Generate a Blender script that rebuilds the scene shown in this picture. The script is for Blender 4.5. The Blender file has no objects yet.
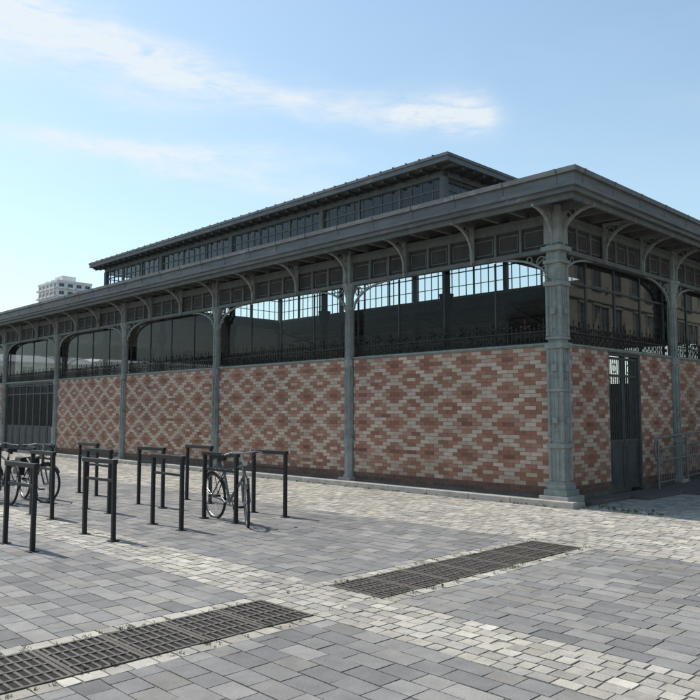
import bpy, bmesh, math, random
import numpy as np
from mathutils import Vector, Matrix
random.seed(7); rng=np.random.default_rng(7)
scene=bpy.context.scene
R=math.radians
# ---------------- helpers ----------------
def new_mat(name):
    m=bpy.data.materials.new(name); m.use_nodes=True
    nt=m.node_tree; b=nt.nodes['Principled BSDF']; return m,nt,b
def vmat(name,c1,c2,scale=3,rough=.7,metal=0,bump=.0,bscale=40,attr=False,c3=None,c3s=2.,c3t=.6,spec=.5,streak=1.0,big=0):
    m,nt,b=new_mat(name); N=nt.nodes; L=nt.links
    tc=N.new('ShaderNodeTexCoord')
    mp=N.new('ShaderNodeMapping'); mp.inputs['Scale'].default_value=(1,1,streak)
    L.new(tc.outputs['Object'],mp.inputs[0])
    n=N.new('ShaderNodeTexNoise'); n.inputs['Scale'].default_value=scale; n.inputs['Detail'].default_value=8; n.inputs['Roughness'].default_value=.65
    L.new(mp.outputs[0],n.inputs['Vector'])
    r=N.new('ShaderNodeValToRGB'); r.color_ramp.elements[0].position=.3; r.color_ramp.elements[1].position=.7
    r.color_ramp.elements[0].color=(*c1,1); r.color_ramp.elements[1].color=(*c2,1)
    L.new(n.outputs['Fac'],r.inputs[0]); col=r.outputs[0]
    if c3:
        n3=N.new('ShaderNodeTexNoise'); n3.inputs['Scale'].default_value=c3s; n3.inputs['Detail'].default_value=10; n3.inputs['Roughness'].default_value=.7
        L.new(tc.outputs['Object'],n3.inputs['Vector'])
        r3=N.new('ShaderNodeValToRGB'); r3.color_ramp.elements[0].position=c3t; r3.color_ramp.elements[1].position=c3t+.06
        L.new(n3.outputs['Fac'],r3.inputs[0])
        mx=N.new('ShaderNodeMixRGB'); mx.inputs[2].default_value=(*c3,1)
        L.new(r3.outputs[0],mx.inputs[0]); L.new(col,mx.inputs[1]); col=mx.outputs[0]
    if big:
        n4=N.new('ShaderNodeTexNoise'); n4.inputs['Scale'].default_value=.45; n4.inputs['Detail'].default_value=7; n4.inputs['Roughness'].default_value=.6
        L.new(tc.outputs['Object'],n4.inputs['Vector'])
        r4=N.new('ShaderNodeValToRGB'); r4.color_ramp.elements[0].position=.35; r4.color_ramp.elements[1].position=.65
        r4.color_ramp.elements[0].color=(1-big,1-big,1-big*.95,1); r4.color_ramp.elements[1].color=(1+big*.6,1+big*.6,1+big*.5,1)
        L.new(n4.outputs['Fac'],r4.inputs[0])
        mx=N.new('ShaderNodeMixRGB'); mx.blend_type='MULTIPLY'; mx.inputs[0].default_value=1
        L.new(col,mx.inputs[1]); L.new(r4.outputs[0],mx.inputs[2]); col=mx.outputs[0]
    if attr:
        a=N.new('ShaderNodeAttribute'); a.attribute_name='Col'
        mx=N.new('ShaderNodeMixRGB'); mx.blend_type='MULTIPLY'; mx.inputs[0].default_value=1
        L.new(col,mx.inputs[1]); L.new(a.outputs['Color'],mx.inputs[2]); col=mx.outputs[0]
    L.new(col,b.inputs['Base Color'])
    b.inputs['Roughness'].default_value=rough; b.inputs['Metallic'].default_value=metal
    b.inputs['Specular IOR Level'].default_value=spec
    if bump>0:
        nb=N.new('ShaderNodeTexNoise'); nb.inputs['Scale'].default_value=bscale; nb.inputs['Detail'].default_value=6
        L.new(tc.outputs['Object'],nb.inputs['Vector'])
        bp=N.new('ShaderNodeBump'); bp.inputs['Strength'].default_value=bump; bp.inputs['Distance'].default_value=.01
        L.new(nb.outputs['Fac'],bp.inputs['Height']); L.new(bp.outputs[0],b.inputs['Normal'])
    return m
def glass_mat(name,tint,ior=1.5,rough=0.02):
    # single-sheet window pane: same reflectance from either face
    m,nt,b=new_mat(name); N=nt.nodes; L=nt.links; N.remove(b)
    out=[n for n in N if n.type=='OUTPUT_MATERIAL'][0]
    t=N.new('ShaderNodeBsdfTransparent'); t.inputs[0].default_value=(*tint,1)
    g=N.new('ShaderNodeBsdfGlossy'); g.inputs['Roughness'].default_value=rough; g.inputs[0].default_value=(.9,.95,1,1)
    ge=N.new('ShaderNodeNewGeometry'); mi=N.new('ShaderNodeMath'); mi.operation='MULTIPLY_ADD'
    mi.inputs[1].default_value=1/ior-ior; mi.inputs[2].default_value=ior; L.new(ge.outputs['Backfacing'],mi.inputs[0])
    f=N.new('ShaderNodeFresnel'); L.new(mi.outputs[0],f.inputs[0])
    mx=N.new('ShaderNodeMixShader'); L.new(f.outputs[0],mx.inputs[0]); L.new(t.outputs[0],mx.inputs[1]); L.new(g.outputs[0],mx.inputs[2])
    L.new(mx.outputs[0],out.inputs[0]); return m

class MB:
    def __init__(s): s.v=[]; s.f=[]
    def hexa(s,p):
        o=len(s.v); s.v+= [tuple(q) for q in p]
        for f in ((0,1,2,3),(4,7,6,5),(0,4,5,1),(1,5,6,2),(2,6,7,3),(3,7,4,0)): s.f.append(tuple(o+i for i in f))
    def box(s,x0,x1,y0,y1,z0,z1,T=None):
        p=[(x0,y0,z0),(x1,y0,z0),(x1,y1,z0),(x0,y1,z0),(x0,y0,z1),(x1,y0,z1),(x1,y1,z1),(x0,y1,z1)]
        if T: p=[T(*q) for q in p]
        s.hexa(p)
    def tube(s,p,q,r,n=6,r2=None,T=None,caps=True):
        if T: p=T(*p); q=T(*q)
        p=Vector(p); q=Vector(q); d=q-p
        if d.length<1e-6: return
        d.normalize(); a=Vector((0,0,1)) if abs(d.z)<.9 else Vector((1,0,0))
        u=d.cross(a).normalized(); w=d.cross(u); r2=r if r2 is None else r2
        o=len(s.v); ph=math.pi/n
        for k in range(n):
            c=math.cos(2*math.pi*k/n+ph); e=math.sin(2*math.pi*k/n+ph)
            s.v.append(tuple(p+(u*c+w*e)*r)); s.v.append(tuple(q+(u*c+w*e)*r2))
        for k in range(n):
            k2=(k+1)%n; s.f.append((o+2*k,o+2*k2,o+2*k2+1,o+2*k+1))
        if caps:
            s.f.append(tuple(o+2*k for k in range(n))[::-1]); s.f.append(tuple(o+2*k+1 for k in range(n)))
    def path(s,pts,r,n=6,T=None,closed=False):
        m=len(pts)
        for i in range(m if closed else m-1): s.tube(pts[i],pts[(i+1)%m],r,n,T=T)
    def ring(s,c,r,t,axis,n=12,m=5,T=None):
        pts=[]
        for k in range(n):
            a=2*math.pi*k/n; u=math.cos(a)*r; w=math.sin(a)*r
            if axis=='y': pts.append((c[0]+u,c[1],c[2]+w))
            elif axis=='x': pts.append((c[0],c[1]+u,c[2]+w))
            else: pts.append((c[0]+u,c[1]+w,c[2]))
        s.path(pts,t,m,T=T,closed=True)
    def lathe(s,c,prof,n=16):
        o=len(s.v)
        for r,z in prof:
            for k in range(n):
                a=2*math.pi*(k+.5)/n
                s.v.append((c[0]+r*math.cos(a),c[1]+r*math.sin(a),c[2]+z))
        for i in range(len(prof)-1):
            for k in range(n):
                k2=(k+1)%n
                s.f.append((o+i*n+k,o+i*n+k2,o+(i+1)*n+k2,o+(i+1)*n+k))
        s.f.append(tuple(o+k for k in range(n))[::-1]); s.f.append(tuple(o+(len(prof)-1)*n+k for k in range(n)))
    def quad(s,*p):
        o=len(s.v); s.v+=[tuple(q) for q in p]; s.f.append(tuple(range(o,o+len(p))))
    def obj(s,name,mat,parent=None,smooth=False,bevel=0,recalc=True):
        me=bpy.data.meshes.new(name); me.from_pydata(s.v,[],s.f)
        if recalc:
            bm=bmesh.new(); bm.from_mesh(me); bmesh.ops.recalc_face_normals(bm,faces=bm.faces); bm.to_mesh(me); bm.free()
        me.materials.append(mat)
        o=bpy.data.objects.new(name,me); scene.collection.objects.link(o)
        if smooth:
            me.polygons.foreach_set('use_smooth',[True]*len(me.polygons))
            md=o.modifiers.new('es','EDGE_SPLIT'); md.split_angle=R(35)
        if bevel:
            md=o.modifiers.new('bv','BEVEL'); md.width=bevel; md.segments=2
        if parent: o.parent=parent
        return o
def empty(name,loc=(0,0,0)):
    e=bpy.data.objects.new(name,None); e.location=loc; scene.collection.objects.link(e); return e
def blocks(name,B,C,mat,parent=None,jit=0.0):
    B=np.array(B,float); C=np.array(C,float); n=len(B)
    x0,x1,y0,y1,z0,z1=B.T
    V=np.zeros((n,8,3))
    xs=[x0,x1,x1,x0]; ys=[y0,y0,y1,y1]
    for i in range(4):
        V[:,i]=np.stack([xs[i],ys[i],z0],1); V[:,i+4]=np.stack([xs[i],ys[i],z1],1)
    if jit:
        V[:,4:,2]+=rng.normal(0,jit,(n,1))+rng.normal(0,jit*.7,(n,4))
        j=rng.normal(0,.0024,(n,4,2)); V[:,:4,:2]+=j; V[:,4:,:2]+=j
    F=np.array([(4,5,6,7),(0,1,5,4),(1,2,6,5),(2,3,7,6),(3,0,4,7),(0,3,2,1)])
    Fa=(F[None]+8*np.arange(n)[:,None,None]).reshape(-1,4)
    me=bpy.data.meshes.new(name)
    me.vertices.add(n*8); me.vertices.foreach_set('co',V.reshape(-1))
    me.loops.add(len(Fa)*4); me.loops.foreach_set('vertex_index',Fa.reshape(-1).astype(np.int32))
    me.polygons.add(len(Fa)); me.polygons.foreach_set('loop_start',np.arange(0,len(Fa)*4,4,dtype=np.int32))
    me.polygons.foreach_set('use_smooth',np.zeros(len(Fa),dtype=bool))
    me.update(calc_edges=True); me.validate()
    ca=me.color_attributes.new('Col','FLOAT_COLOR','CORNER')
    cc=np.ones((n,24,4)); cc[:,:,:3]=C[:,None,:]
    ca.data.foreach_set('color',cc.reshape(-1))
    me.materials.append(mat)
    o=bpy.data.objects.new(name,me); scene.collection.objects.link(o)
    if parent: o.parent=parent
    return o

# ---------------- materials ----------------
M_iron=vmat('painted_iron',(.185,.20,.186),(.305,.322,.30),scale=6,rough=.7,bump=.2,bscale=60,c3=(.17,.10,.06),c3s=4.0,c3t=.60,spec=.25,big=.15)
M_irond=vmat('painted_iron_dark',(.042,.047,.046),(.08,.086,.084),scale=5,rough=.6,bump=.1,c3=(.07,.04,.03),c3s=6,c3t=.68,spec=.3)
M_crest=vmat('cresting_iron',(.022,.023,.022),(.055,.05,.043),scale=8,rough=.7,c3=(.08,.045,.03),c3s=3,c3t=.60,spec=.25)
M_frz=vmat('painted_iron_frieze',(.085,.093,.087),(.15,.16,.15),scale=5,rough=.65,c3=(.10,.06,.04),c3s=4,c3t=.62,spec=.3)
M_fascia=vmat('zinc_fascia',(.085,.091,.092),(.155,.163,.163),scale=2.0,rough=.6,metal=.05,streak=6,c3=(.21,.217,.215),c3s=3,c3t=.6,big=.15)
M_zinc=vmat('zinc_roof',(.13,.14,.145),(.20,.21,.215),scale=1.5,rough=.5,metal=.2)
M_soffit=vmat('timber_soffit',(.10,.09,.078),(.17,.155,.135),scale=4,rough=.8)
M_inner=vmat('dark_timber',(.03,.028,.025),(.06,.056,.05),scale=3,rough=.85)
M_brick=vmat('glazed_brick',(.84,.84,.84),(1.12,1.1,1.07),scale=9,rough=.7,bump=.3,bscale=50,attr=True,big=.10,spec=.35)
M_mortar=vmat('mortar',(.22,.18,.145),(.32,.27,.22),scale=12,rough=.9,bump=.3)
M_plinth=vmat('plinth_stone',(.065,.06,.053),(.13,.12,.105),scale=4,rough=.85,bump=.4,bscale=30)
M_kerb=vmat('kerb_stone',(.24,.225,.20),(.38,.365,.33),scale=5,rough=.85,bump=.4,bscale=40)
M_slate=vmat('slate_paver',(.82,.82,.82),(1.12,1.12,1.12),scale=6,rough=.85,bump=.5,bscale=45,attr=True,c3=(1.3,1.28,1.24),c3s=1.1,c3t=.64,spec=.25,big=.13)
M_sett=vmat('sett_stone',(.80,.80,.80),(1.14,1.13,1.1),scale=9,rough=.9,bump=.6,bscale=60,attr=True,spec=.2,big=.15)
M_cast=vmat('cast_iron_grate',(.06,.052,.044),(.115,.10,.085),scale=9,rough=.75,bump=.2)
M_black=vmat('black_paint',(.008,.009,.010),(.018,.019,.020),scale=20,rough=.5,spec=.35)
M_pit=vmat('drain_shade',(.004,.004,.004),(.015,.013,.01),scale=12,rough=.95)  # near-black colour stands in for the shade inside the drain recess
M_galv=vmat('weathered_steel_rail',(.14,.145,.14),(.24,.245,.24),scale=15,rough=.55,metal=.15)
M_chrome=vmat('bike_steel',(.3,.3,.31),(.45,.45,.47),scale=30,rough=.3,metal=.8)
M_rubber=vmat('tyre_rubber',(.012,.012,.012),(.03,.029,.028),scale=30,rough=.8)
M_white=vmat('pale_concrete',(.60,.58,.55),(.76,.74,.71),scale=.2,rough=.8)
M_stone=vmat('limestone',(.24,.21,.165),(.34,.31,.25),scale=.6,rough=.85,bump=.2)
M_slateroof=vmat('slate_roof',(.05,.055,.065),(.09,.095,.105),scale=1,rough=.6)
M_win=vmat('window_glass_dark',(.02,.025,.03),(.045,.05,.055),scale=.6,rough=.1)
M_floor=vmat('hall_floor',(.24,.23,.21),(.34,.33,.31),scale=1.5,rough=.8)
M_weed=vmat('weed_leaves',(.05,.085,.02),(.10,.13,.035),scale=8,rough=.7)
G_east=glass_mat('tinted_glass',(.55,.58,.58),ior=1.6)
G_south=glass_mat('hall_glass',(.93,.95,.95),ior=1.22,rough=.05)
G_lant=glass_mat('lantern_glass',(.88,.92,.93),ior=1.45)

# ---------------- ground ----------------
def ground_mat():
    m,nt,b=new_mat('paved_ground'); N=nt.nodes; L=nt.links
    tc=N.new('ShaderNodeTexCoord'); br=N.new('ShaderNodeTexBrick')
    br.inputs['Scale'].default_value=1; br.inputs['Brick Width'].default_value=.4; br.inputs['Row Height'].default_value=.2
    br.inputs['Mortar Size'].default_value=.006; br.inputs['Color1'].default_value=(.13,.135,.14,1); br.inputs['Color2'].default_value=(.22,.22,.22,1)
    br.inputs['Mortar'].default_value=(.09,.085,.075,1)
    L.new(tc.outputs['Object'],br.inputs['Vector'])
    n=N.new('ShaderNodeTexNoise'); n.inputs['Scale'].default_value=.3; n.inputs['Detail'].default_value=8
    L.new(tc.outputs['Object'],n.inputs['Vector'])
    mx=N.new('ShaderNodeMixRGB'); mx.blend_type='MULTIPLY'; mx.inputs[0].default_value=.5
    L.new(br.outputs[0],mx.inputs[1]); L.new(n.outputs['Fac'],mx.inputs[2]); L.new(mx.outputs[0],b.inputs['Base Color'])
    b.inputs['Roughness'].default_value=.8; return m
g=MB(); g.quad((-1500,-1500,-.02),(1500,-1500,-.02),(1500,1500,-.02),(-1500,1500,-.02)); g.obj('ground',ground_mat(),recalc=False)
M_joint=vmat('joint_sand',(.10,.092,.078),(.18,.165,.14),scale=4,rough=.95,bump=.4,c3=(.08,.095,.045),c3s=1.5,c3t=.6)
g=MB(); g.quad((-34,-18,-.006),(14,-18,-.006),(14,12,-.006),(-34,12,-.006)); g.obj('square_bedding',M_joint,recalc=False)
GX0,GX1=1.62,2.28
def fill(B,C,x0,x1,y0,y1,w,h,pal,sd,gap=.008,alongx=True,wv=.25):
    a0,a1,b0,b1=(x0,x1,y0,y1) if alongx else (y0,y1,x0,x1)
    nr=max(1,round((b1-b0)/h)); hh=(b1-b0)/nr
    for r in range(nr):
        a=a0; bb=b0+r*hh; first=True
        while a<a1-.02:
            ww=w*(1+random.uniform(-wv,wv)); 
            if first: ww*=random.uniform(.4,1); first=False
            e=min(a+ww,a1)
            if a1-e<w*.3: e=a1
            X0,X1,Y0,Y1=(a+gap/2,e-gap/2,bb+gap/2,bb+hh-gap/2) if alongx else (bb+gap/2,bb+hh-gap/2,a+gap/2,e-gap/2)
            a=e
            B.append((X0,X1,Y0,Y1,-.02,0))
            c=random.choice(pal); k=1+random.gauss(0,sd); C.append([max(.02,q*k) for q in c])
slate=[(.172,.171,.17),(.195,.192,.188),(.155,.155,.155),(.215,.21,.203),(.205,.197,.184),(.235,.229,.218),(.18,.18,.179)]
sett=[(.335,.315,.28),(.37,.35,.315),(.30,.285,.255),(.35,.338,.312),(.29,.28,.262),(.40,.38,.338)]
B=[];C=[]
Wx0,Wx1=-33,10
Y_a=-3.45
for (x0,x1) in ((Wx0,GX0-.16),(GX1+.16,Wx1)):
    for (y0,y1) in ((-6.95,Y_a),(-15,-7.72)):
        fill(B,C,x0,x1,y0,y1,.28,.185,slate,.07,gap=.009)
blocks('slate_pavers',B,C,M_slate,jit=.0008)
B=[];C=[]
fill(B,C,Wx0,Wx1,-7.72,-6.95,.15,.128,sett,.09,gap=.012)
for (x0,x1) in ((GX0-.16,GX0-.01),(GX1+.01,GX1+.16)):
    for (y0,y1) in ((-6.95,Y_a),(-15,-7.72)): fill(B,C,x0,x1,y0,y1,.15,.14,sett,.10,gap=.012,alongx=False)
fill(B,C,Wx0,Wx1,Y_a,-.42,.17,.13,sett,.10,gap=.012)
fill(B,C,.42,Wx1,-.42,10,.17,.13,sett,.10,gap=.012)
blocks('stone_setts',B,C,M_sett,jit=.0015)
def grate(y0,y1):
    root=empty('drain_grate',((GX0+GX1)/2,y0,0)); rl=Vector(root.location)
    m=MB(); p=MB()
    x0,x1=GX0,GX1; P=.5; n=round((y1-y0)/P); P=(y1-y0)/n
    T=lambda x,y,z:(x-rl.x,y-rl.y,z-rl.z)
    for i in range(n):
        a=y0+i*P+.004; b=y0+(i+1)*P-.004; dz=random.uniform(-.002,.002)
        m.box(x0,x1,a,a+.028,-.03,.004+dz,T); m.box(x0,x1,b-.028,b,-.03,.004+dz,T)
        xs=[x0+(x1-x0-.022)*k/4 for k in range(5)]
        for xx in xs: m.box(xx,xx+.022,a+.028,b-.028,-.03,.004+dz,T)
        k=8
        for j in range(1,k):
            yy=a+(b-a)*j/k
            m.box(x0+.022,x1-.022,yy-.010,yy+.010,-.028,.001+dz,T)
    p.box(x0,x1,y0,y1,-.0055,-.004,T)  # shallow dark sheet under the bars, painted as the recess's shade
    m.obj('grating',M_cast,root,recalc=False); p.obj('recess_shade_sheet',M_pit,root)
grate(-15,-7.72); grate(-6.95,-3.5)
g=MB(); g.box(GX0,GX1,-3.5,Y_a,-.02,0); g.obj('grate_end_stone',M_kerb)

# ---------------- market hall ----------------
hall=empty('market_hall')
SU=[0,5.23,10.46,15.69,20.92,26.15,31.38]; SV=[0,4.85,10.15,15.45,20.3]
LX=31.38; LY=20.3
T_S=lambda s,o,z:(-s,-o,z)
T_E=lambda s,o,z:(o,s,z)
T_N=lambda s,o,z:(-s,LY+o,z)
T_W=lambda s,o,z:(-LX-o,s,z)
ZB=.14; ZT=2.76; CH=.0745; CW=.235
def brick_color(a,r):
    p=round(a/(CW/2)); P=8
    d=abs((p%P)-P/2)+abs((r%P)-P/2); m=min(d,P-d)
    if random.random()<.012: m=random.choice([0,2,4])
    if m>=3.5: c=random.choice([(.45,.35,.275),(.41,.315,.245),(.48,.385,.31)])
    elif m>=1.5: c=random.choice([(.295,.138,.09),(.265,.12,.08),(.315,.15,.105),(.335,.18,.13)])
    else: c=random.choice([(.45,.35,.275),(.41,.31,.235)]) if d<2 else random.choice([(.18,.082,.058),(.21,.097,.068)])
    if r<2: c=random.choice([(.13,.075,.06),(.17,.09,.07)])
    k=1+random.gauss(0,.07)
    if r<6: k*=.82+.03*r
    return [q*k for q in c]
BB=[];BC=[]
def brick_wall(T,s0,s1,mort):
    mort.box(s0,s1,-.25,-.008,ZB,ZT,T)
    nr=int(round((ZT-ZB)/CH))
    for r in range(nr):
        z=ZB+r*CH; off=(r%2)*CW/2
        k=math.floor((s0-off)/CW)
        while True:
            a=k*CW+off; b=a+CW; k+=1
            if a>=s1: break
            a2=max(a,s0)+.0035; b2=min(b,s1)-.0035
            if b2-a2<.02: continue
            p=T(a2,-.03,z+.0035); q=T(b2,random.uniform(-.001,.001),z+CH-.0035)
            BB.append((min(p[0],q[0]),max(p[0],q[0]),min(p[1],q[1]),max(p[1],q[1]),p[2],q[2]))
            BC.append(brick_color(a,r))
iron=MB(); cols=MB(); crest=MB(); mort=MB(); plin=MB(); dark=MB(); gates=MB(); glassE=MB(); glassS=MB(); frz=MB(); fasc=MB()
ZS=5.22
def bracket(T,s):
    pts=[(s,.74-.62*math.cos(a),4.62+.50*math.sin(a)) for a in [i*math.pi/2/7 for i in range(8)]]
    for i in range(7): iron.tube(pts[i],pts[i+1],.032,4,T=T)
    iron.box(s-.03,s+.03,.08,.665,ZS-.09,ZS-.03,T)
    iron.box(s-.035,s+.035,.07,.12,4.45,ZS-.03,T)
    iron.ring((s,.22,5.02),.085,.014,'x',10,4,T=T)
    iron.ring((s,.42,5.09),.04,.012,'x',8,4,T=T)
    iron.tube((s,.13,4.62),(s,.13,4.40),.035,6,r2=.01,T=T)
def spandrel(T,s,dr):
    Lh=1.15; H=.52
    P=[(s+dr*(.12+Lh*(1-math.cos(a))),.0,4.42-H+H*math.sin(a)) for a in [i*math.pi/2/9 for i in range(10)]]
    for i in range(9): iron.tube(P[i],P[i+1],.028,4,T=T)
    iron.ring((s+dr*.27,0,4.28),.10,.014,'y',10,4,T=T)
    iron.ring((s+dr*.52,0,4.35),.055,.012,'y',8,4,T=T)
    iron.ring((s+dr*.22,0,4.07),.05,.012,'y',8,4,T=T)
    iron.tube((s+dr*.12,0,4.42),(s+dr*.40,0,4.20),.012,4,T=T)
def cresting(T,s0,s1):
    o=-.10
    crest.box(s0,s1,-.125,-.075,ZT+.055,ZT+.085,T)
    crest.box(s0,s1,-.113,-.087,ZT+.27,ZT+.295,T)
    n=max(2,int((s1-s0)/.095)); 
    for i in range(n+1):
        s=s0+(s1-s0)*i/n; big=(i%4==2)
        h=.47 if big else (.37 if i%2 else .34)
        crest.tube((s,o,ZT+.06),(s,o,ZT+h),.010,4,T=T)
        crest.tube((s,o,ZT+h),(s,o,ZT+h+.06),.020,4,r2=.002,T=T)
        if big:
            for dd in (-1,1):
                crest.path([(s,o,ZT+.32),(s+dd*.055,o,ZT+.40),(s+dd*.09,o,ZT+.39),(s+dd*.09,o,ZT+.34)],.010,4,T=T)
            crest.ring((s,o,ZT+.18),.042,.008,'y',8,4,T=T)
        elif i%2==0: crest.ring((s,o,ZT+.18),.042,.008,'y',8,4,T=T)
        else:
            crest.tube((s-.045,o,ZT+.10),(s+.045,o,ZT+.26),.006,4,T=T); crest.tube((s+.045,o,ZT+.10),(s-.045,o,ZT+.26),.006,4,T=T)
def gate(T,s0,s1,z0,z1):
    gates.box(s0,s0+.07,-.12,-.02,z0,z1,T); gates.box(s1-.07,s1,-.12,-.02,z0,z1,T); gates.box(s0+.07,s1-.07,-.12,-.02,z1-.09,z1,T)
    n=max(1,round((s1-s0)/.68)); w=(s1-s0-.14)/n
    for i in range(n):
        a=s0+.07+i*w+.01; b=a+w-.02
        gates.box(a,a+.045,-.10,-.05,z0+.04,z1-.1,T); gates.box(b-.045,b,-.10,-.05,z0+.04,z1-.1,T)
        for zz in (z0+.04,z0+.95,z1-.5,z1-.16): gates.box(a+.045,b-.045,-.098,-.052,zz,zz+.05,T)
        gates.box(a+.045,b-.045,-.085,-.065,z0+.09,z0+.95,T)
        gates.box(a+.10,b-.10,-.065,-.058,z0+.16,z0+.86,T)
        k=5
        for j in range(1,k+1):
            s=a+.045+(b-a-.09)*j/(k+1); gates.tube((s,-.075,z0+1.0),(s,-.075,z1-.16),.010,4,T=T)
        gates.ring(((a+b)/2,-.075,z1-.33),.09,.009,'y',10,4,T=T)
def facade(T,S,Lw,openings,glass):
    for i in range(len(S)-1):
        a,b=S[i]+.13,S[i+1]-.13
        if i==0: a=S[0]+.155
        if i==len(S)-2: b=S[-1]-.155
        segs=[(a,b)]
        for (o0,o1) in openings:
            o0=max(o0,a);o1=min(o1,b)
            if o1-o0<.3: continue
            ns=[]
            for (p,q) in segs:
                if o0<q and o1>p:
                    if o0-p>.05: ns.append((p,o0))
                    if q-o1>.05: ns.append((o1,q))
                else: ns.append((p,q))
            segs=ns; gate(T,o0,o1,.06,ZT+.02)
        for (p,q) in segs:
            brick_wall(T,p,q,mort)
            plin.box(p,q,-.26,.012,0,ZB,T)
        iron.box(a,b,-.28,.03,ZT+.022,ZT+.055,T)
        iron.box(a,b,-.26,.008,ZT,ZT+.022,T)
        cresting(T,a,b)
        frz.box(a,b,-.07,.07,4.42,4.50,T); frz.box(a,b,-.07,.07,4.93,5.03,T)
        dark.box(a,b,-.02,.0,4.50,4.93,T)
        n=9; w=(b-a)/n
        for k in range(n+1):
            s=a+k*w; frz.box(s-.025,s+.025,-.05,.05,4.50,4.93,T)
        for k in range(n):
            s=a+k*w+.07; e=a+(k+1)*w-.07
            frz.box(s,e,.002,.012,4.565,4.585,T); frz.box(s,e,.002,.012,4.845,4.865,T)
            frz.box(s,s+.018,.002,.012,4.585,4.845,T); frz.box(e-.018,e,.002,.012,4.585,4.845,T)
        frz.box(a,b,-.09,.09,5.03,5.10,T)
        spandrel(T,S[i]+.02,1); spandrel(T,S[i+1]-.02,-1)
        for k in (1,2): bracket(T,S[i]+(S[i+1]-S[i])*k/3)
        if i>0: bracket(T,S[i])
        if glass:
            m=max(2,round((b-a)/(1.1 if glass==1 else 1.28)))
            gm=glassE if glass==1 else glassS
            for k in range(m):
                p0=a+(b-a)*k/m; p1=a+(b-a)*(k+1)/m; j=[random.uniform(-.002,.002) for _ in range(2)]
                gm.quad(T(p0,-.150+j[0],ZT+.06),T(p1,-.150-j[0],ZT+.06),T(p1,-.150-j[1],4.42),T(p0,-.150+j[1],4.42))
            for k in range(m+1):
                s=a+(b-a)*k/m; ww=.025 if glass==1 else .012; gates.box(s-ww,s+ww,-.17,-.13,ZT+.06,4.42,T)
            if glass==1: gates.box(a,b,-.175,-.125,3.95,3.99,T)
facade(T_S,SU,LX,[(20.92,26.15)],2)
facade(T_E,SV,LY,[(1.83,3.2)],1)
facade(T_N,SU,LX,[(10.46,15.69)],0)
facade(T_W,SV,LY,[(10.15,15.45)],0)
blocks('brick_courses',BB,BC,M_brick,hall)
mort.obj('wall_core',M_mortar,hall); plin.obj('plinth',M_plinth,hall)
stone=MB()
def column(x,y):
    pr=[(.15,.16),(.15,.20),(.125,.22),(.125,.90),(.14,.92),(.15,.96),(.14,1.0),(.105,1.04),(.10,2.60),(.125,2.63),(.13,2.70),(.12,2.75),(.098,2.78),(.092,3.85),(.115,3.88),(.12,3.93),(.10,3.97),(.10,4.15),(.13,4.30),(.17,4.40),(.19,4.42),(.19,4.47)]
    cols.lathe((x,y,0),pr,8)
    for k in range(8):
        a=2*math.pi*k/8
        cols.tube((x+.104*math.cos(a),y+.104*math.sin(a),1.06),(x+.102*math.cos(a),y+.102*math.sin(a),2.58),.014,4)
        cols.tube((x+.096*math.cos(a),y+.096*math.sin(a),2.8),(x+.092*math.cos(a),y+.092*math.sin(a),3.84),.012,4)
    cols.box(x-.11,x+.11,y-.11,y+.11,4.47,ZS)
    stone.box(x-.19,x+.19,y-.19,y+.19,-.02,.16)
def corner_pier(x,y):
    w=.125
    cols.box(x-.215,x+.215,y-.215,y+.215,.17,.27); cols.box(x-.18,x+.18,y-.18,y+.18,.27,.36)
    cols.box(x-w,x+w,y-w,y+w,.36,4.55)
    for (z0,z1,e) in ((.36,.40,.035),(.98,1.06,.045),(1.95,2.0,.035),(2.7,2.8,.045),(2.86,2.9,.03),(3.8,3.88,.045),(4.2,4.26,.045),(4.42,4.5,.07)):
        cols.box(x-w-e,x+w+e,y-w-e,y+w+e,z0,z1)
    for a in (-1,1):
        for b in (-1,1):
            for (z0,z1) in ((.42,.97),(1.07,1.94),(2.01,2.69),(2.91,3.79),(3.89,4.19)):
                cols.tube((x+a*w,y+b*w,z0),(x+a*w,y+b*w,z1),.032,10)
    for (z0,z1) in ((.46,.93),(1.12,1.9),(2.05,2.65),(2.95,3.75)):
        for t in (-.04,.04):
            for e in (-1,1):
                cols.tube((x+t,y+e*w,z0),(x+t,y+e*w,z1),.014,6); cols.tube((x+e*w,y+t,z0),(x+e*w,y+t,z1),.014,6)
    for (z0,z1) in ((2.30,2.42),(3.3,3.4),(1.4,1.5)):
        for e in (-1,1):
            cols.box(x-.05,x+.05,y+e*(w+.02)-.02,y+e*(w+.02)+.02,z0,z1); cols.box(x+e*(w+.02)-.02,x+e*(w+.02)+.02,y-.05,y+.05,z0,z1)
    cols.box(x-.15,x+.15,y-.15,y+.15,4.55,ZS)
    stone.box(x-.28,x+.28,y-.28,y+.28,-.02,.17)
for i,s in enumerate(SU):
    for yy in (0,LY):
        if i in (0,len(SU)-1): corner_pier(-s,yy)
        else: column(-s,yy)
for s in SV[1:-1]:
    column(0,s); column(-LX,s)
for T,S in ((T_S,SU),(T_E,SV),(T_N,SU),(T_W,SV)):
    for s in (S[0],S[-1]): 
        bracket(lambda a,b,c,T=T: T(a,b+.01,c),s)
inn=MB()
for s in (6.3,11.4,16.6,21.7,26.9):
    for v in (4.85,15.45):
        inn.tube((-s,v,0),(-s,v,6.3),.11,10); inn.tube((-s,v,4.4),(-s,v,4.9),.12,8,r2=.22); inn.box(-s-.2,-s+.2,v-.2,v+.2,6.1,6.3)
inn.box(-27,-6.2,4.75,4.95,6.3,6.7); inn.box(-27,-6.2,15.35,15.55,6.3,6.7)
inn.box(-27,-26.8,4.95,15.35,6.3,6.7); inn.box(-6.4,-6.2,4.95,15.35,6.3,6.7)
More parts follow.
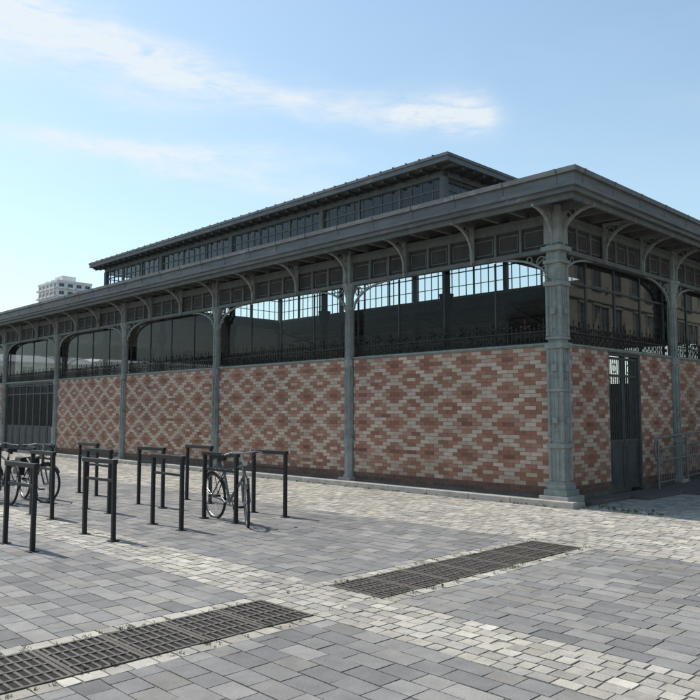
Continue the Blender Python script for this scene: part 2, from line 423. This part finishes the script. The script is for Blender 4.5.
for s in (6.3,11.4,16.6,21.7,26.9):
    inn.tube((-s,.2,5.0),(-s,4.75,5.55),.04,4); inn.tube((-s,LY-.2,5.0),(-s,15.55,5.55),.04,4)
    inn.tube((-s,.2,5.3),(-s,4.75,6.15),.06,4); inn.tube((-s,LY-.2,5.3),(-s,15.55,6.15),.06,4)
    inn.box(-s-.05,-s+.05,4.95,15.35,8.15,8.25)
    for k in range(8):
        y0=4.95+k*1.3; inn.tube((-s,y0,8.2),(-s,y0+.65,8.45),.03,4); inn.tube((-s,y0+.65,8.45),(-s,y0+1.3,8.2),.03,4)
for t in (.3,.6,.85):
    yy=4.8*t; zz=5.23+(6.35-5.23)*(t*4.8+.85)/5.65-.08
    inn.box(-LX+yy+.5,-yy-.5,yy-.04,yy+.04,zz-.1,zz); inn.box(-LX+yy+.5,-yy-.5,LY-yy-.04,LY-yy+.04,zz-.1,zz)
# roof
E=.85
o0=(-LX-E,E,-E,LY+E)
i0=(-26.9,-6.3,4.8,15.5)
def ringroof(mb,o,i,zo,zi):
    O=[(o[0],o[2],zo),(o[1],o[2],zo),(o[1],o[3],zo),(o[0],o[3],zo)]
    I=[(i[0],i[2],zi),(i[1],i[2],zi),(i[1],i[3],zi),(i[0],i[3],zi)]
    for k in range(4): mb.quad(O[k],O[(k+1)%4],I[(k+1)%4],I[k])
rt=MB(); ringroof(rt,o0,i0,5.56,6.50); rt.obj('lower_roof_covering',M_zinc,hall)
ru=MB(); ringroof(ru,(o0[0]+.05,o0[1]-.05,o0[2]+.05,o0[3]-.05),i0,5.23,6.35); ru.obj('lower_roof_lining',M_soffit,hall)
seam=MB()
x=o0[0]+.3
while x<o0[1]:
    for (ye,yi) in ((o0[2],i0[2]),(o0[3],i0[3])):
        fx=1
        if x>i0[1]: fx=(o0[1]-x)/(o0[1]-i0[1])
        if x<i0[0]: fx=(x-o0[0])/(i0[0]-o0[0])
        seam.tube((x,ye,5.58),(x,ye+(yi-ye)*fx,5.58+.94*fx),.02,4)
    x+=.6
y=o0[2]+.3
while y<o0[3]:
    for (xe,xi) in ((o0[1],i0[1]),(o0[0],i0[0])):
        fx=1
        if y<i0[2]: fx=(y-o0[2])/(i0[2]-o0[2])
        if y>i0[3]: fx=(o0[3]-y)/(o0[3]-i0[3])
        seam.tube((xe,y,5.58),(xe+(xi-xe)*fx,y,5.58+.94*fx),.02,4)
    y+=.6
seam.obj('roof_seams',M_zinc,hall)
def frame(mb,o,t,z0,z1):
    x0,x1,y0,y1=o
    mb.box(x0,x1,y0,y0+t,z0,z1); mb.box(x0,x1,y1-t,y1,z0,z1); mb.box(x0,x0+t,y0+t,y1-t,z0,z1); mb.box(x1-t,x1,y0+t,y1-t,z0,z1)
def grow(o,d): return (o[0]-d,o[1]+d,o[2]-d,o[3]+d)
frame(fasc,grow(o0,.05),.10,5.50,5.585); frame(fasc,grow(o0,0),.06,5.34,5.50); frame(fasc,grow(o0,.02),.07,5.28,5.34); frame(fasc,grow(o0,-.03),.08,5.20,5.28)
x=o0[0]+.2
while x<o0[1]:
    fasc.box(x-.02,x+.02,o0[2]-.058,o0[2]-.051,5.495,5.59); fasc.box(x-.015,x+.015,o0[2]-.008,o0[2]-.001,5.345,5.495); x+=1.05
y=o0[2]+.3
while y<o0[3]:
    fasc.box(o0[1]+.051,o0[1]+.058,y-.02,y+.02,5.495,5.59); fasc.box(o0[1]+.001,o0[1]+.008,y-.015,y+.015,5.345,5.495); y+=1.05
fasc.obj('eave_gutter',M_fascia,hall)
raf=MB()
for T,S in ((T_S,SU),(T_E,SV),(T_N,SU),(T_W,SV)):
    s=-.6
    while s<S[-1]+.7:
        if -.1<s<S[-1]+.1: raf.box(s-.035,s+.035,-.0,.67,5.12,5.235,T)
        s+=.58
    raf.box(-.76,S[-1]+.76,.68,.74,5.10,5.195,T) if T in (T_S,T_N) else raf.box(-.66,S[-1]+.66,.68,.74,5.10,5.193,T)
raf.obj('eave_rafters',M_frz,hall)
lan=MB(); lg=MB()
ix0,ix1,iy0,iy1=i0
def lside(P,L,corner):
    n=round(L/5.15); c=0 if corner else .095
    def bx(s0,s1,z0,z1,d0,d1): lan.box(s0,s1,d0,d1,z0,z1,P)
    bx(c,L-c,6.35,6.85,-.05,.05); bx(c,L-c,8.28,8.45,-.08,.08); bx(c,L-c,7.92,7.96,-.03,.03); bx(c,L-c,7.30,7.33,-.02,.02)
    for k in range(n+1):
        if not corner and k in (0,n): continue
        s=L*k/n; bx(s-.09,s+.09,6.852,8.278,-.09,.09)
    m=round(L/.40)
    for k in range(1,m):
        s=L*k/m; bx(s-.012,s+.012,6.85,8.28,-.023,.023)
    for k in range(1,round(L/1.72)):
        s=k*1.72; bx(s-.03,s+.03,6.85,8.28,-.04,.04)
    lg.quad(P(0,0,6.85),P(L,0,6.85),P(L,0,8.28),P(0,0,8.28))
lside(lambda s,d,z:(ix0+s,iy0-d,z),ix1-ix0,True); lside(lambda s,d,z:(ix0+s,iy1+d,z),ix1-ix0,True)
lside(lambda s,d,z:(ix1+d,iy0+s,z),iy1-iy0,False); lside(lambda s,d,z:(ix0-d,iy0+s,z),iy1-iy0,False)
lan.obj('lantern_frame',M_frz,hall); lg.obj('lantern_glazing',G_lant,hall,recalc=False)
lo=grow(i0,.6); lr=MB()
cy=(iy0+iy1)/2; rx0=lo[0]+6; rx1=lo[1]-6
A=[(lo[0],lo[2],8.70),(lo[1],lo[2],8.70),(lo[1],lo[3],8.70),(lo[0],lo[3],8.70)]; r0=(rx0,cy,9.5); r1=(rx1,cy,9.5)
lr.quad(A[0],A[1],r1,r0); lr.quad(A[1],A[2],r1); lr.quad(A[2],A[3],r0,r1); lr.quad(A[3],A[0],r0); lr.obj('lantern_roof',M_zinc,hall)
ll=MB(); z=8.52
A=[(lo[0]+.04,lo[2]+.04,z),(lo[1]-.04,lo[2]+.04,z),(lo[1]-.04,lo[3]-.04,z),(lo[0]+.04,lo[3]-.04,z)]; r0=(rx0,cy,9.3); r1=(rx1,cy,9.3)
ll.quad(A[0],A[1],r1,r0); ll.quad(A[1],A[2],r1); ll.quad(A[2],A[3],r0,r1); ll.quad(A[3],A[0],r0); ll.obj('lantern_lining',M_soffit,hall)
lf=MB(); frame(lf,grow(lo,.03),.08,8.64,8.72); frame(lf,lo,.05,8.50,8.64); lf.obj('lantern_gutter',M_fascia,hall)
lr2=MB()
s=lo[0]+.3
while s<lo[1]-.2:
    for (ya,yb) in ((lo[2]-.06,lo[2]+.55),(lo[3]-.55,lo[3]+.06)): lr2.box(s-.03,s+.03,ya+.13,yb-.07,8.40,8.50); 
    lr2.box(s-.02,s+.02,lo[2]-.04,lo[2]+.02,8.722,8.745); lr2.box(s-.02,s+.02,lo[3]-.02,lo[3]+.04,8.722,8.745)
    s+=.5
s=lo[2]+.3
while s<lo[3]-.2:
    for (xa,xb) in ((lo[1]-.52,lo[1]-.05),(lo[0]+.05,lo[0]+.52)): lr2.box(xa,xb,s-.03,s+.03,8.40,8.50)
    s+=.5
lr2.obj('lantern_rafters',M_irond,hall)
cols.obj('cast_iron_columns',M_iron,hall); stone.obj('column_plinths',M_kerb,hall,bevel=.012)
iron.obj('iron_brackets',M_iron,hall); crest.obj('iron_cresting',M_crest,hall); frz.obj('frieze_frames',M_frz,hall)
dark.obj('frieze_panels',M_inner,hall); gates.obj('iron_gates',M_irond,hall); glassE.obj('side_glazing',G_east,hall,recalc=False); glassS.obj('front_glazing',G_south,hall,recalc=False)
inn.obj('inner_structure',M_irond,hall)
fl=MB(); fl.box(-LX+.26,-.26,.26,LY-.26,-.02,.10); fl.obj('hall_floor',M_floor,hall)
kb=MB()
s=-32.6
while s<.45:
    e=min(s+random.uniform(.8,1.15),.45); 
    if .45-e<.3: e=.45
    if not (-26.2<s<-20.9): kb.box(s+.004,e-.004,-.41,-.2,-.02,.105)
    s=e
kb.box(-32.6,.45,-.2,-.013,-.02,.085)
kb.obj('stone_kerb',M_kerb,bevel=.01)
kp=MB(); kp.box(.013,.41,.3,1.75,-.02,.06); kp.box(.013,.75,1.78,3.25,-.02,.05); kp.obj('door_threshold',M_plinth,bevel=.01)

ramp=empty('access_ramp',(0,0,0)); rm=MB()
rm.hexa([(.02,3.3,-.02),(1.55,3.3,-.02),(1.55,9.5,-.02),(.02,9.5,-.02),(.02,3.3,.03),(1.55,3.3,.03),(1.55,9.5,.28),(.02,9.5,.28)])
rm.obj('ramp_slab',M_plinth,ramp)
rr=MB()
def rail(x,y0,y1,n):
    def zz(y): return .03+(y-3.3)/6.2*.25 if y>3.3 else .0
    top=[(x,y0,zz(y0)+.55),(x,y0-.10,zz(y0)+.62),(x,y0-.14,zz(y0)+.80),(x,y0-.10,zz(y0)+.97),(x,y0,zz(y0)+1.03),(x,y1,zz(y1)+1.03)]
    rr.path(top,.020,8); rr.tube((x,y0,zz(y0)+.55),(x,y1,zz(y1)+.55),.016,8); rr.tube((x,y0,zz(y0)+.8),(x,y1,zz(y1)+.8),.012,8)
    for k in range(n+1):
        y=y0+(y1-y0)*k/n; rr.tube((x,y,0),(x,y,zz(y)+1.03),.022,8)
        if k<n:
            y2=y+(y1-y0)/n
            for j in range(1,12): 
                yy=y+(y2-y)*j/12; rr.tube((x,yy,zz(yy)+.12),(x,yy,zz(yy)+.8),.007,5)
    rr.tube((x,y0,zz(y0)+.12),(x,y1,zz(y1)+.12),.012,6)
rail(.18,3.5,9.3,4); rail(1.48,3.5,9.3,4)
rr.obj('handrails',M_galv,ramp)

# ---------------- bike racks ----------------
def rack(x1,y,w=.78):
    e=empty('bike_rack',(x1-w/2,y,0)); e.rotation_euler=(random.uniform(-.01,.01),random.uniform(-.012,.012),random.uniform(-.03,.03)); m=MB(); h=w/2
    for s in (-1,1):
        m.box(s*h-.025,s*h+.025,-.025,.025,0,.95); m.box(s*h-.06,s*h+.06,-.06,.06,0,.012)
    m.box(-h-.04,h+.04,-.032,.032,.945,1.0); m.box(-h+.024,h-.024,-.015,.015,.72,.755)
    m.obj('rack_frame',M_black,e,bevel=.005)
for y in (-8.25,-7.25,-6.18,-5.3,-4.38): rack(-2.0 if y<-7 else -2.15,y)
for y in (-7.0,-6.1,-5.15,-4.2): rack(-4.42,y)
for y in (-6.9,-6.0,-5.1): rack(-6.9,y)

# ---------------- bicycles ----------------
def bicycle(x,y,ang,col,lean=.05,steer=.25,basket=False,guards=True,bag=False):
    e=empty('bicycle',(x,y,0)); e.rotation_euler=(lean,0,ang)
    fr=MB(); bl=MB(); ch=MB(); tr=MB()
    Rw=.335; rw=(-.53,0,Rw); fw=(.53,0,Rw)
    hd=(.36,0,.88); hl=(.395,0,.70); bb=(-.08,0,.29); st=(-.22,0,.80)
    cs,sn=math.cos(steer),math.sin(steer)
    def S(p):
        dx=p[0]-.40; return (.40+dx*cs-p[1]*sn,dx*sn+p[1]*cs,p[2])
    for c,ST in ((rw,None),(fw,S)):
        f=(lambda q:q) if ST is None else ST
        n=32
        P=[f((c[0]+Rw*math.cos(2*math.pi*k/n)*.985,0,c[2]+Rw*math.sin(2*math.pi*k/n)*.985)) for k in range(n)]
        tr.path(P,.020,8,closed=True)
        P=[f((c[0]+.31*math.cos(2*math.pi*k/n),0,c[2]+.31*math.sin(2*math.pi*k/n))) for k in range(n)]
        ch.path(P,.010,6,closed=True)
        ch.tube(f((c[0],-.05,c[2])),f((c[0],.05,c[2])),.022,8)
        for k in range(28):
            a=2*math.pi*k/28; b=a+(.35 if k%2 else -.35); o=.03*(1 if (k//2)%2 else -1)
            ch.tube(f((c[0]+.02*math.cos(b),o,c[2]+.02*math.sin(b))),f((c[0]+.31*math.cos(a),0,c[2]+.31*math.sin(a))),.0018,3)
        if guards:
            P=[f((c[0]+.365*math.cos(a),0,c[2]+.365*math.sin(a))) for a in [R(t) for t in (range(20,200,15) if ST is None else range(35,175,14))]]
            for i in range(len(P)-1): bl.tube(P[i],P[i+1],.022,6)
    fr.tube(hd,hl,.026,8); fr.tube((.375,0,.84),(-.2,0,.72),.019,8); fr.tube(hl,bb,.023,8); fr.tube(bb,st,.020,8)
    for o in (-.05,.05):
        fr.tube((bb[0],o*.6,bb[2]),(rw[0],o,rw[2]),.012,6); fr.tube((-.19,o*.3,.70),(rw[0],o,rw[2]),.011,6)
        fr.path([S((.405,o,.66)),S((.45,o,.5)),S((.53,o,Rw))],.013,6)
    ch.tube(st,(-.25,0,.90),.013,8); ch.tube(hd,(.345,0,1.0),.012,8); ch.tube(S((.345,0,1.0)),S((.42,0,1.02)),.013,6)
    bar=[S(p) for p in ((.20,-.29,.99),(.30,-.27,1.0),(.39,-.16,1.03),(.42,0,1.02),(.39,.16,1.03),(.30,.27,1.0),(.20,.29,.99))]
    ch.path(bar,.013,8); bl.tube(bar[0],bar[1],.020,8); bl.tube(bar[5],bar[6],.020,8)
    for o in (-.2,.2): bl.path([S((.36,o,1.01)),S((.50,o*.6,.98)),S((.47,0,.82)),(.40,0,.75)],.005,4)
    ch.tube(S((.47,0,.88)),S((.52,0,.88)),.03,10,r2=.038)
    bl.hexa([(-.40,-.085,.90),(-.40,.085,.90),(-.10,.02,.925),(-.10,-.02,.925),(-.41,-.075,.955),(-.41,.075,.955),(-.09,.014,.95),(-.09,-.014,.95)])
    bl.tube((-.35,0,.88),(-.15,0,.91),.03,6)
    ch.ring((bb[0],.045,bb[2]),.09,.006,'y',18,5); 
    for k in range(5):
        a=k*2*math.pi/5; ch.tube((bb[0],.045,bb[2]),(bb[0]+.09*math.cos(a),.045,bb[2]+.09*math.sin(a)),.005,4)
    ch.tube((bb[0],-.07,bb[2]),(bb[0],.07,bb[2]),.018,8)
    ch.tube((bb[0],.07,bb[2]),(bb[0]+.14,.07,bb[2]-.09),.010,6); ch.tube((bb[0],-.07,bb[2]),(bb[0]-.14,-.07,bb[2]+.09),.010,6)
    bl.box(bb[0]+.10,bb[0]+.18,.08,.17,bb[2]-.10,bb[2]-.075); bl.box(bb[0]-.18,bb[0]-.10,-.17,-.08,bb[2]+.075,bb[2]+.10)
    bl.tube((bb[0],.045,bb[2]+.09),(rw[0],.045,rw[2]+.035),.005,4); bl.tube((bb[0],.045,bb[2]-.09),(rw[0],.045,rw[2]-.035),.005,4)
    for o in (-.06,.06):
        bl.tube((-.28,o,.745),(-.72,o,.745),.007,5); bl.tube((-.62,o,.745),(rw[0],o,rw[2]),.006,5)
    for k in range(4): bl.tube((-.32-.12*k,-.06,.745),(-.32-.12*k,.06,.745),.005,4)
    bl.tube((-.1,.06,.28),(-.20,.16,.01),.009,6)
    if bag:
        for o in (-1,1): bl.hexa([(-.68,o*.07,.42),(-.38,o*.07,.42),(-.36,o*.19,.44),(-.70,o*.19,.44),(-.70,o*.07,.76),(-.34,o*.07,.76),(-.35,o*.17,.74),(-.69,o*.17,.74)])
    if basket:
        for zz in (.80,.88,.96,1.03):
            k=.11+.05*(zz-.8)/.23; Q=[S((.60+a*k,b*k*1.2,zz)) for a,b in ((-1,-1),(1,-1),(1,1),(-1,1))]; bl.path(Q,.006,4,closed=True)
        for k in range(16):
            t=k/16*4; i=int(t); u=t-i; cr=((-1,-1),(1,-1),(1,1),(-1,1)); A=cr[i%4]; Bc=cr[(i+1)%4]; ax=A[0]+(Bc[0]-A[0])*u; ay=A[1]+(Bc[1]-A[1])*u
            bl.tube(S((.60+ax*.11,ay*.132,.80)),S((.60+ax*.16,ay*.192,1.03)),.005,4)
    m=vmat('bike_paint',col,tuple(min(1,c*1.3) for c in col),scale=20,rough=.3)
    fr.obj('frame',m,e,smooth=True); bl.obj('fittings',M_black,e,smooth=True); ch.obj('metal_parts',M_chrome,e,smooth=True); tr.obj('tyres',M_rubber,e,smooth=True)
bicycle(-2.32,-5.22,R(-6),(.10,.11,.11),lean=.06,steer=-.45)
bicycle(-7.05,-6.25,R(-5),(.02,.02,.022),lean=-.05,steer=.4,bag=True)
bicycle(-7.25,-6.75,R(178),(.02,.02,.025),lean=.06,steer=.3,basket=True)

# ---------------- weeds ----------------
wd=MB()
def tuft(x,y,n,h):
    for _ in range(n):
        a=random.uniform(0,6.28); r=random.uniform(0,.03); hh=h*random.uniform(.4,1); b=random.uniform(0,6.28); w=random.uniform(.002,.006)
        px,py=x+r*math.cos(a),y+r*math.sin(a); lx,ly=math.cos(b)*hh*.7,math.sin(b)*hh*.7
        wd.quad((px-w,py+w,-.005),(px+w,py-w,-.005),(px+lx*.5+w,py+ly*.5,hh*.7),(px+lx,py+ly,hh*.8))
for _ in range(260):
    y=random.uniform(-12,-3.4); 
    if -7.7<y<-6.95 and random.random()<.6: continue
    x=random.choice([GX1+random.gauss(.03,.04),GX1+random.gauss(.06,.05),GX0-random.gauss(.02,.03)]); tuft(x,y,6,.028)
for _ in range(90): tuft(random.uniform(-18,.3),-.43+random.gauss(0,.02),6,.05)
for _ in range(60): tuft(random.uniform(.4,1.8),random.gauss(0,.2),6,.045)
wd.obj('weeds',M_weed,recalc=False)

# ---------------- surrounding buildings ----------------
def building(name,x0,x1,y0,y1,H,floors,mw,mroof,wx=2.6,ww=1.1,roof=2.5,flat=False,balc=False):
    e=empty(name,((x0+x1)/2,(y0+y1)/2,0)); ox,oy=(x0+x1)/2,(y0+y1)/2
    T=lambda x,y,z:(x-ox,y-oy,z)
    w=MB(); g=MB(); t=MB(); r=MB()
    fh=H/floors
    w.box(x0,x1,y0,y1,-.02,H,T)
    for side in range(4):
        L=(x1-x0) if side%2==0 else (y1-y0)
        def P(s,d,z):
            if side==0: q=(x0+s,y0-d,z)
            elif side==1: q=(x1+d,y0+s,z)
            elif side==2: q=(x1-s,y1+d,z)
            else: q=(x0-d,y1-s,z)
            return T(*q)
        n=max(1,int(L/wx))
        for f in range(floors):
            zb=f*fh+fh*.28; zt=f*fh+fh*.86
            for k in range(n):
                s=(k+.5)*L/n
                g.box(s-ww/2,s+ww/2,.0,.02,zb,zt,P)
                t.box(s-ww/2-.12,s-ww/2,.0,.10,zb,zt,P); t.box(s+ww/2,s+ww/2+.12,.0,.10,zb,zt,P)
                t.box(s-ww/2-.15,s+ww/2+.15,.0,.14,zt,zt+.15,P); t.box(s-ww/2-.15,s+ww/2+.15,.0,.16,zb-.12,zb,P)
                t.box(s-.03,s+.03,.02,.05,zb,zt,P)
                if balc: t.box(s-ww/2-.3,s+ww/2+.3,.16,1.1,zb-.45,zb+.3,P)
            if not flat: t.box(-.1,L+.1,.0,.12,(f+1)*fh-.15,(f+1)*fh,P)
    if flat:
        r.box(x0-.2,x1+.2,y0-.2,y1+.2,H,H+.8,T); r.box(x0+(x1-x0)*.3,x1-(x1-x0)*.3,y0+(y1-y0)*.3,y1-(y1-y0)*.3,H+.8,H+3.6,T)
        for i in range(3): r.box(x0+(x1-x0)*(.1+.3*i),x0+(x1-x0)*(.1+.3*i)+1,y0+2,y0+3,H+.8,H+2.2,T)
    else:
        a=2.2
        p=[(x0-.2,y0-.2,H),(x1+.2,y0-.2,H),(x1+.2,y1+.2,H),(x0-.2,y1+.2,H),(x0+a,y0+a,H+roof),(x1-a,y0+a,H+roof),(x1-a,y1-a,H+roof),(x0+a,y1-a,H+roof)]
        r.hexa([T(*q) for q in p])
        for i in range(3):
            cx=x0+(x1-x0)*(.2+.3*i); w.box(cx,cx+1.6,(y0+y1)/2-.5,(y0+y1)/2+.5,H+roof*.5,H+roof+(1.8 if H>8 else .3),T)
    w.obj('walls',mw,e); g.obj('windows',M_win,e); t.obj('trim',mw,e); r.obj('roof',mroof,e)
building('stone_townhouse',18,30,6,30,13.5,4,M_stone,M_slateroof)
building('stone_townhouse',18,30,30.4,58,12.5,4,M_stone,M_slateroof)
building('stone_townhouse',18,30,58.4,90,14,4,M_stone,M_slateroof)
def camw(Xc,Yc):
    a,b=Xc-3.65,Yc-13.1; return (.6984*a-.7157*b, .7157*a+.6984*b)
tx,ty=camw(-115,300)
building('tower_block',tx-9,tx+9,ty-7,ty+7,52.0,17,M_white,M_white,wx=3.2,ww=2.0,flat=True,balc=True)
nx,ny=camw(21.5,46)
building('stone_townhouse',nx,nx+14,ny,ny+12,10.5,3,M_stone,M_slateroof)
building('added_backdrop_row',-78,-64,-12,22,6.2,2,M_stone,M_slateroof,roof=1.6)  # building row added to block bright sky seen through the left bays
building('added_backdrop_row',-78,-64,22.5,60,6.6,2,M_stone,M_slateroof,roof=1.6)
building('added_backdrop_row',-60,-30,50,60,6.6,2,M_stone,M_slateroof,roof=1.6)
building('stone_townhouse',-40,-20,-70,-58,12,4,M_stone,M_slateroof)

# ---------------- camera ----------------
cam=bpy.data.cameras.new('camera'); co=bpy.data.objects.new('camera',cam); scene.collection.objects.link(co)
co.location=(6.83,-11.76,1.6); co.rotation_euler=(R(90+4.7),0,R(45.7))
cam.sensor_width=36; cam.sensor_height=36; cam.lens=36*751/700; cam.clip_end=5000
scene.camera=co
# ---------------- light ----------------
SD=Vector((-.583,-.111,.95)).normalized(); el=math.asin(SD.z)
sun=bpy.data.lights.new('sun','SUN'); sun.energy=5.0; sun.angle=R(.5); sun.color=(1,.94,.86)
so=bpy.data.objects.new('sun',sun); so.rotation_euler=(-SD).to_track_quat('-Z','Y').to_euler(); so.location=(0,0,40); scene.collection.objects.link(so)
w=bpy.data.worlds.new('World'); scene.world=w; w.use_nodes=True
nt=w.node_tree; N=nt.nodes; L=nt.links; bg=N['Background']
sky=N.new('ShaderNodeTexSky'); sky.sky_type='NISHITA'; sky.sun_disc=False; sky.sun_elevation=el; sky.sun_rotation=math.atan2(SD.x,SD.y)%(2*math.pi)
sky.air_density=1.0; sky.dust_density=.8; sky.ozone_density=1.0
tint=N.new('ShaderNodeMixRGB'); tint.blend_type='MULTIPLY'; tint.inputs[0].default_value=1; tint.inputs[2].default_value=(1.40,1.43,1.25,1); L.new(sky.outputs[0],tint.inputs[1])
tc=N.new('ShaderNodeTexCoord')
rot=N.new('ShaderNodeVectorRotate'); rot.rotation_type='Z_AXIS'; rot.inputs['Angle'].default_value=-R(45.7); L.new(tc.outputs['Generated'],rot.inputs['Vector'])
sp=N.new('ShaderNodeSeparateXYZ'); L.new(rot.outputs[0],sp.inputs[0])
def mth(op,a,b=None,c=None,clamp=False):
    n=N.new('ShaderNodeMath'); n.operation=op; n.use_clamp=clamp
    for i,q in enumerate((a,b,c)):
        if q is None: continue
        if isinstance(q,(int,float)): n.inputs[i].default_value=q
        else: L.new(q,n.inputs[i])
    return n.outputs[0]
az=mth('ARCTAN2',sp.outputs[0],sp.outputs[1])
el_=mth('ARCSINE',sp.outputs[2])
def pix(px,py):
    dx=(px-350)/751; dy=(350-py)/751; p=R(4.7)
    z=math.sin(p)+dy*math.cos(p); f=math.cos(p)-dy*math.sin(p)
    return math.atan2(dx,f), math.atan2(z,math.hypot(dx,f))
cb=N.new('ShaderNodeCombineXYZ'); L.new(az,cb.inputs[0]); L.new(el_,cb.inputs[1])
def noise(scale,sx,sy,det=8,rough=.6,dist=0,ang=0,off=0):
    mp=N.new('ShaderNodeMapping'); mp.inputs['Scale'].default_value=(sx,sy,1); mp.inputs['Rotation'].default_value=(0,0,ang); mp.inputs['Location'].default_value=(off,off*.7,0)
    L.new(cb.outputs[0],mp.inputs[0]); n=N.new('ShaderNodeTexNoise'); n.inputs['Scale'].default_value=scale; n.inputs['Detail'].default_value=det; n.inputs['Roughness'].default_value=rough; n.inputs['Distortion'].default_value=dist
    L.new(mp.outputs[0],n.inputs['Vector']); return n.outputs['Fac']
warp=mth('MULTIPLY',mth('SUBTRACT',noise(6,1,1.5,6,.6),.5),.05)
fine=noise(9,1,4.5,9,.65,.6,ang=.25); fine2=noise(22,1,3.5,8,.7,.4,ang=.2,off=3)
def band(pts,width,amp):
    A=[pix(p[0],p[1]) for p in pts]
    a0,a1=-.6,.6
    def curve(vals,lo,hi):
        fc=N.new('ShaderNodeFloatCurve'); c=fc.mapping.curves[0]
        xs=[(a[0]-a0)/(a1-a0) for a in A]
        P=[(x,(v-lo)/(hi-lo)) for x,v in zip(xs,vals)]
        c.points[0].location=P[0]; c.points[1].location=P[-1]
        for q in P[1:-1]: c.points.new(*q)
        fc.mapping.update()
        t=mth('DIVIDE',mth('SUBTRACT',az,a0),a1-a0); L.new(t,fc.inputs['Value'])
        return mth('ADD',mth('MULTIPLY',fc.outputs[0],hi-lo),lo)
    ce=curve([a[1] for a in A],0,.7); we=curve([p[2] for p in pts],0,1)
    d=mth('DIVIDE',mth('ADD',mth('SUBTRACT',el_,ce),warp),width)
    gsn=mth('POWER',2.718,mth('MULTIPLY',mth('MULTIPLY',d,d),-1))
    return mth('MULTIPLY',mth('MULTIPLY',gsn,we),amp)
b1=band([(-60,5,1),(60,22,1),(160,60,.9),(260,92,.55),(360,110,.55),(450,117,1),(495,113,.4),(530,110,0),(620,110,0)],.021,1.5)
b1b=band([(-60,40,.8),(60,52,.7),(150,85,.6),(250,95,.2),(330,100,0),(600,100,0)],.035,.9)
b2=band([(-60,120,0),(30,138,.5),(130,150,.8),(240,156,.6),(340,160,.2),(420,165,0),(600,160,0)],.013,1.2)
b3=band([(-60,160,0),(120,160,.2),(200,172,.6),(300,188,.5),(380,195,.0),(600,190,0)],.018,1.0)
tot=mth('ADD',mth('ADD',b1,b1b),mth('ADD',b2,b3))
nz=mth('ADD',mth('MULTIPLY',fine,.6),mth('MULTIPLY',fine2,.4))
msk=mth('MULTIPLY',tot,mth('MULTIPLY_ADD',nz,3.4,-1.1,clamp=True))
back=mth('GREATER_THAN',sp.outputs[1],.3); msk=mth('MULTIPLY',msk,back)
veil=mth('MULTIPLY',mth('MULTIPLY_ADD',noise(3,1,3,8,.6,.5,ang=.2,off=9),2.0,-.95,clamp=True),.12)
msk=mth('MINIMUM',mth('ADD',msk,veil),.82)
hz=mth('MULTIPLY',mth('POWER',2.718,mth('MULTIPLY',mth('MAXIMUM',el_,0.0),-6.0)),.65)
mh=N.new('ShaderNodeMixRGB'); L.new(hz,mh.inputs[0]); L.new(tint.outputs[0],mh.inputs[1]); mh.inputs[2].default_value=(3.85,4.7,5.3,1)
mx=N.new('ShaderNodeMixRGB'); L.new(msk,mx.inputs[0]); L.new(mh.outputs[0],mx.inputs[1]); mx.inputs[2].default_value=(5.8,6.1,6.25,1)
L.new(mx.outputs[0],bg.inputs[0]); bg.inputs[1].default_value=.15
scene.view_settings.view_transform='Standard'; scene.view_settings.look='None'; scene.view_settings.exposure=0
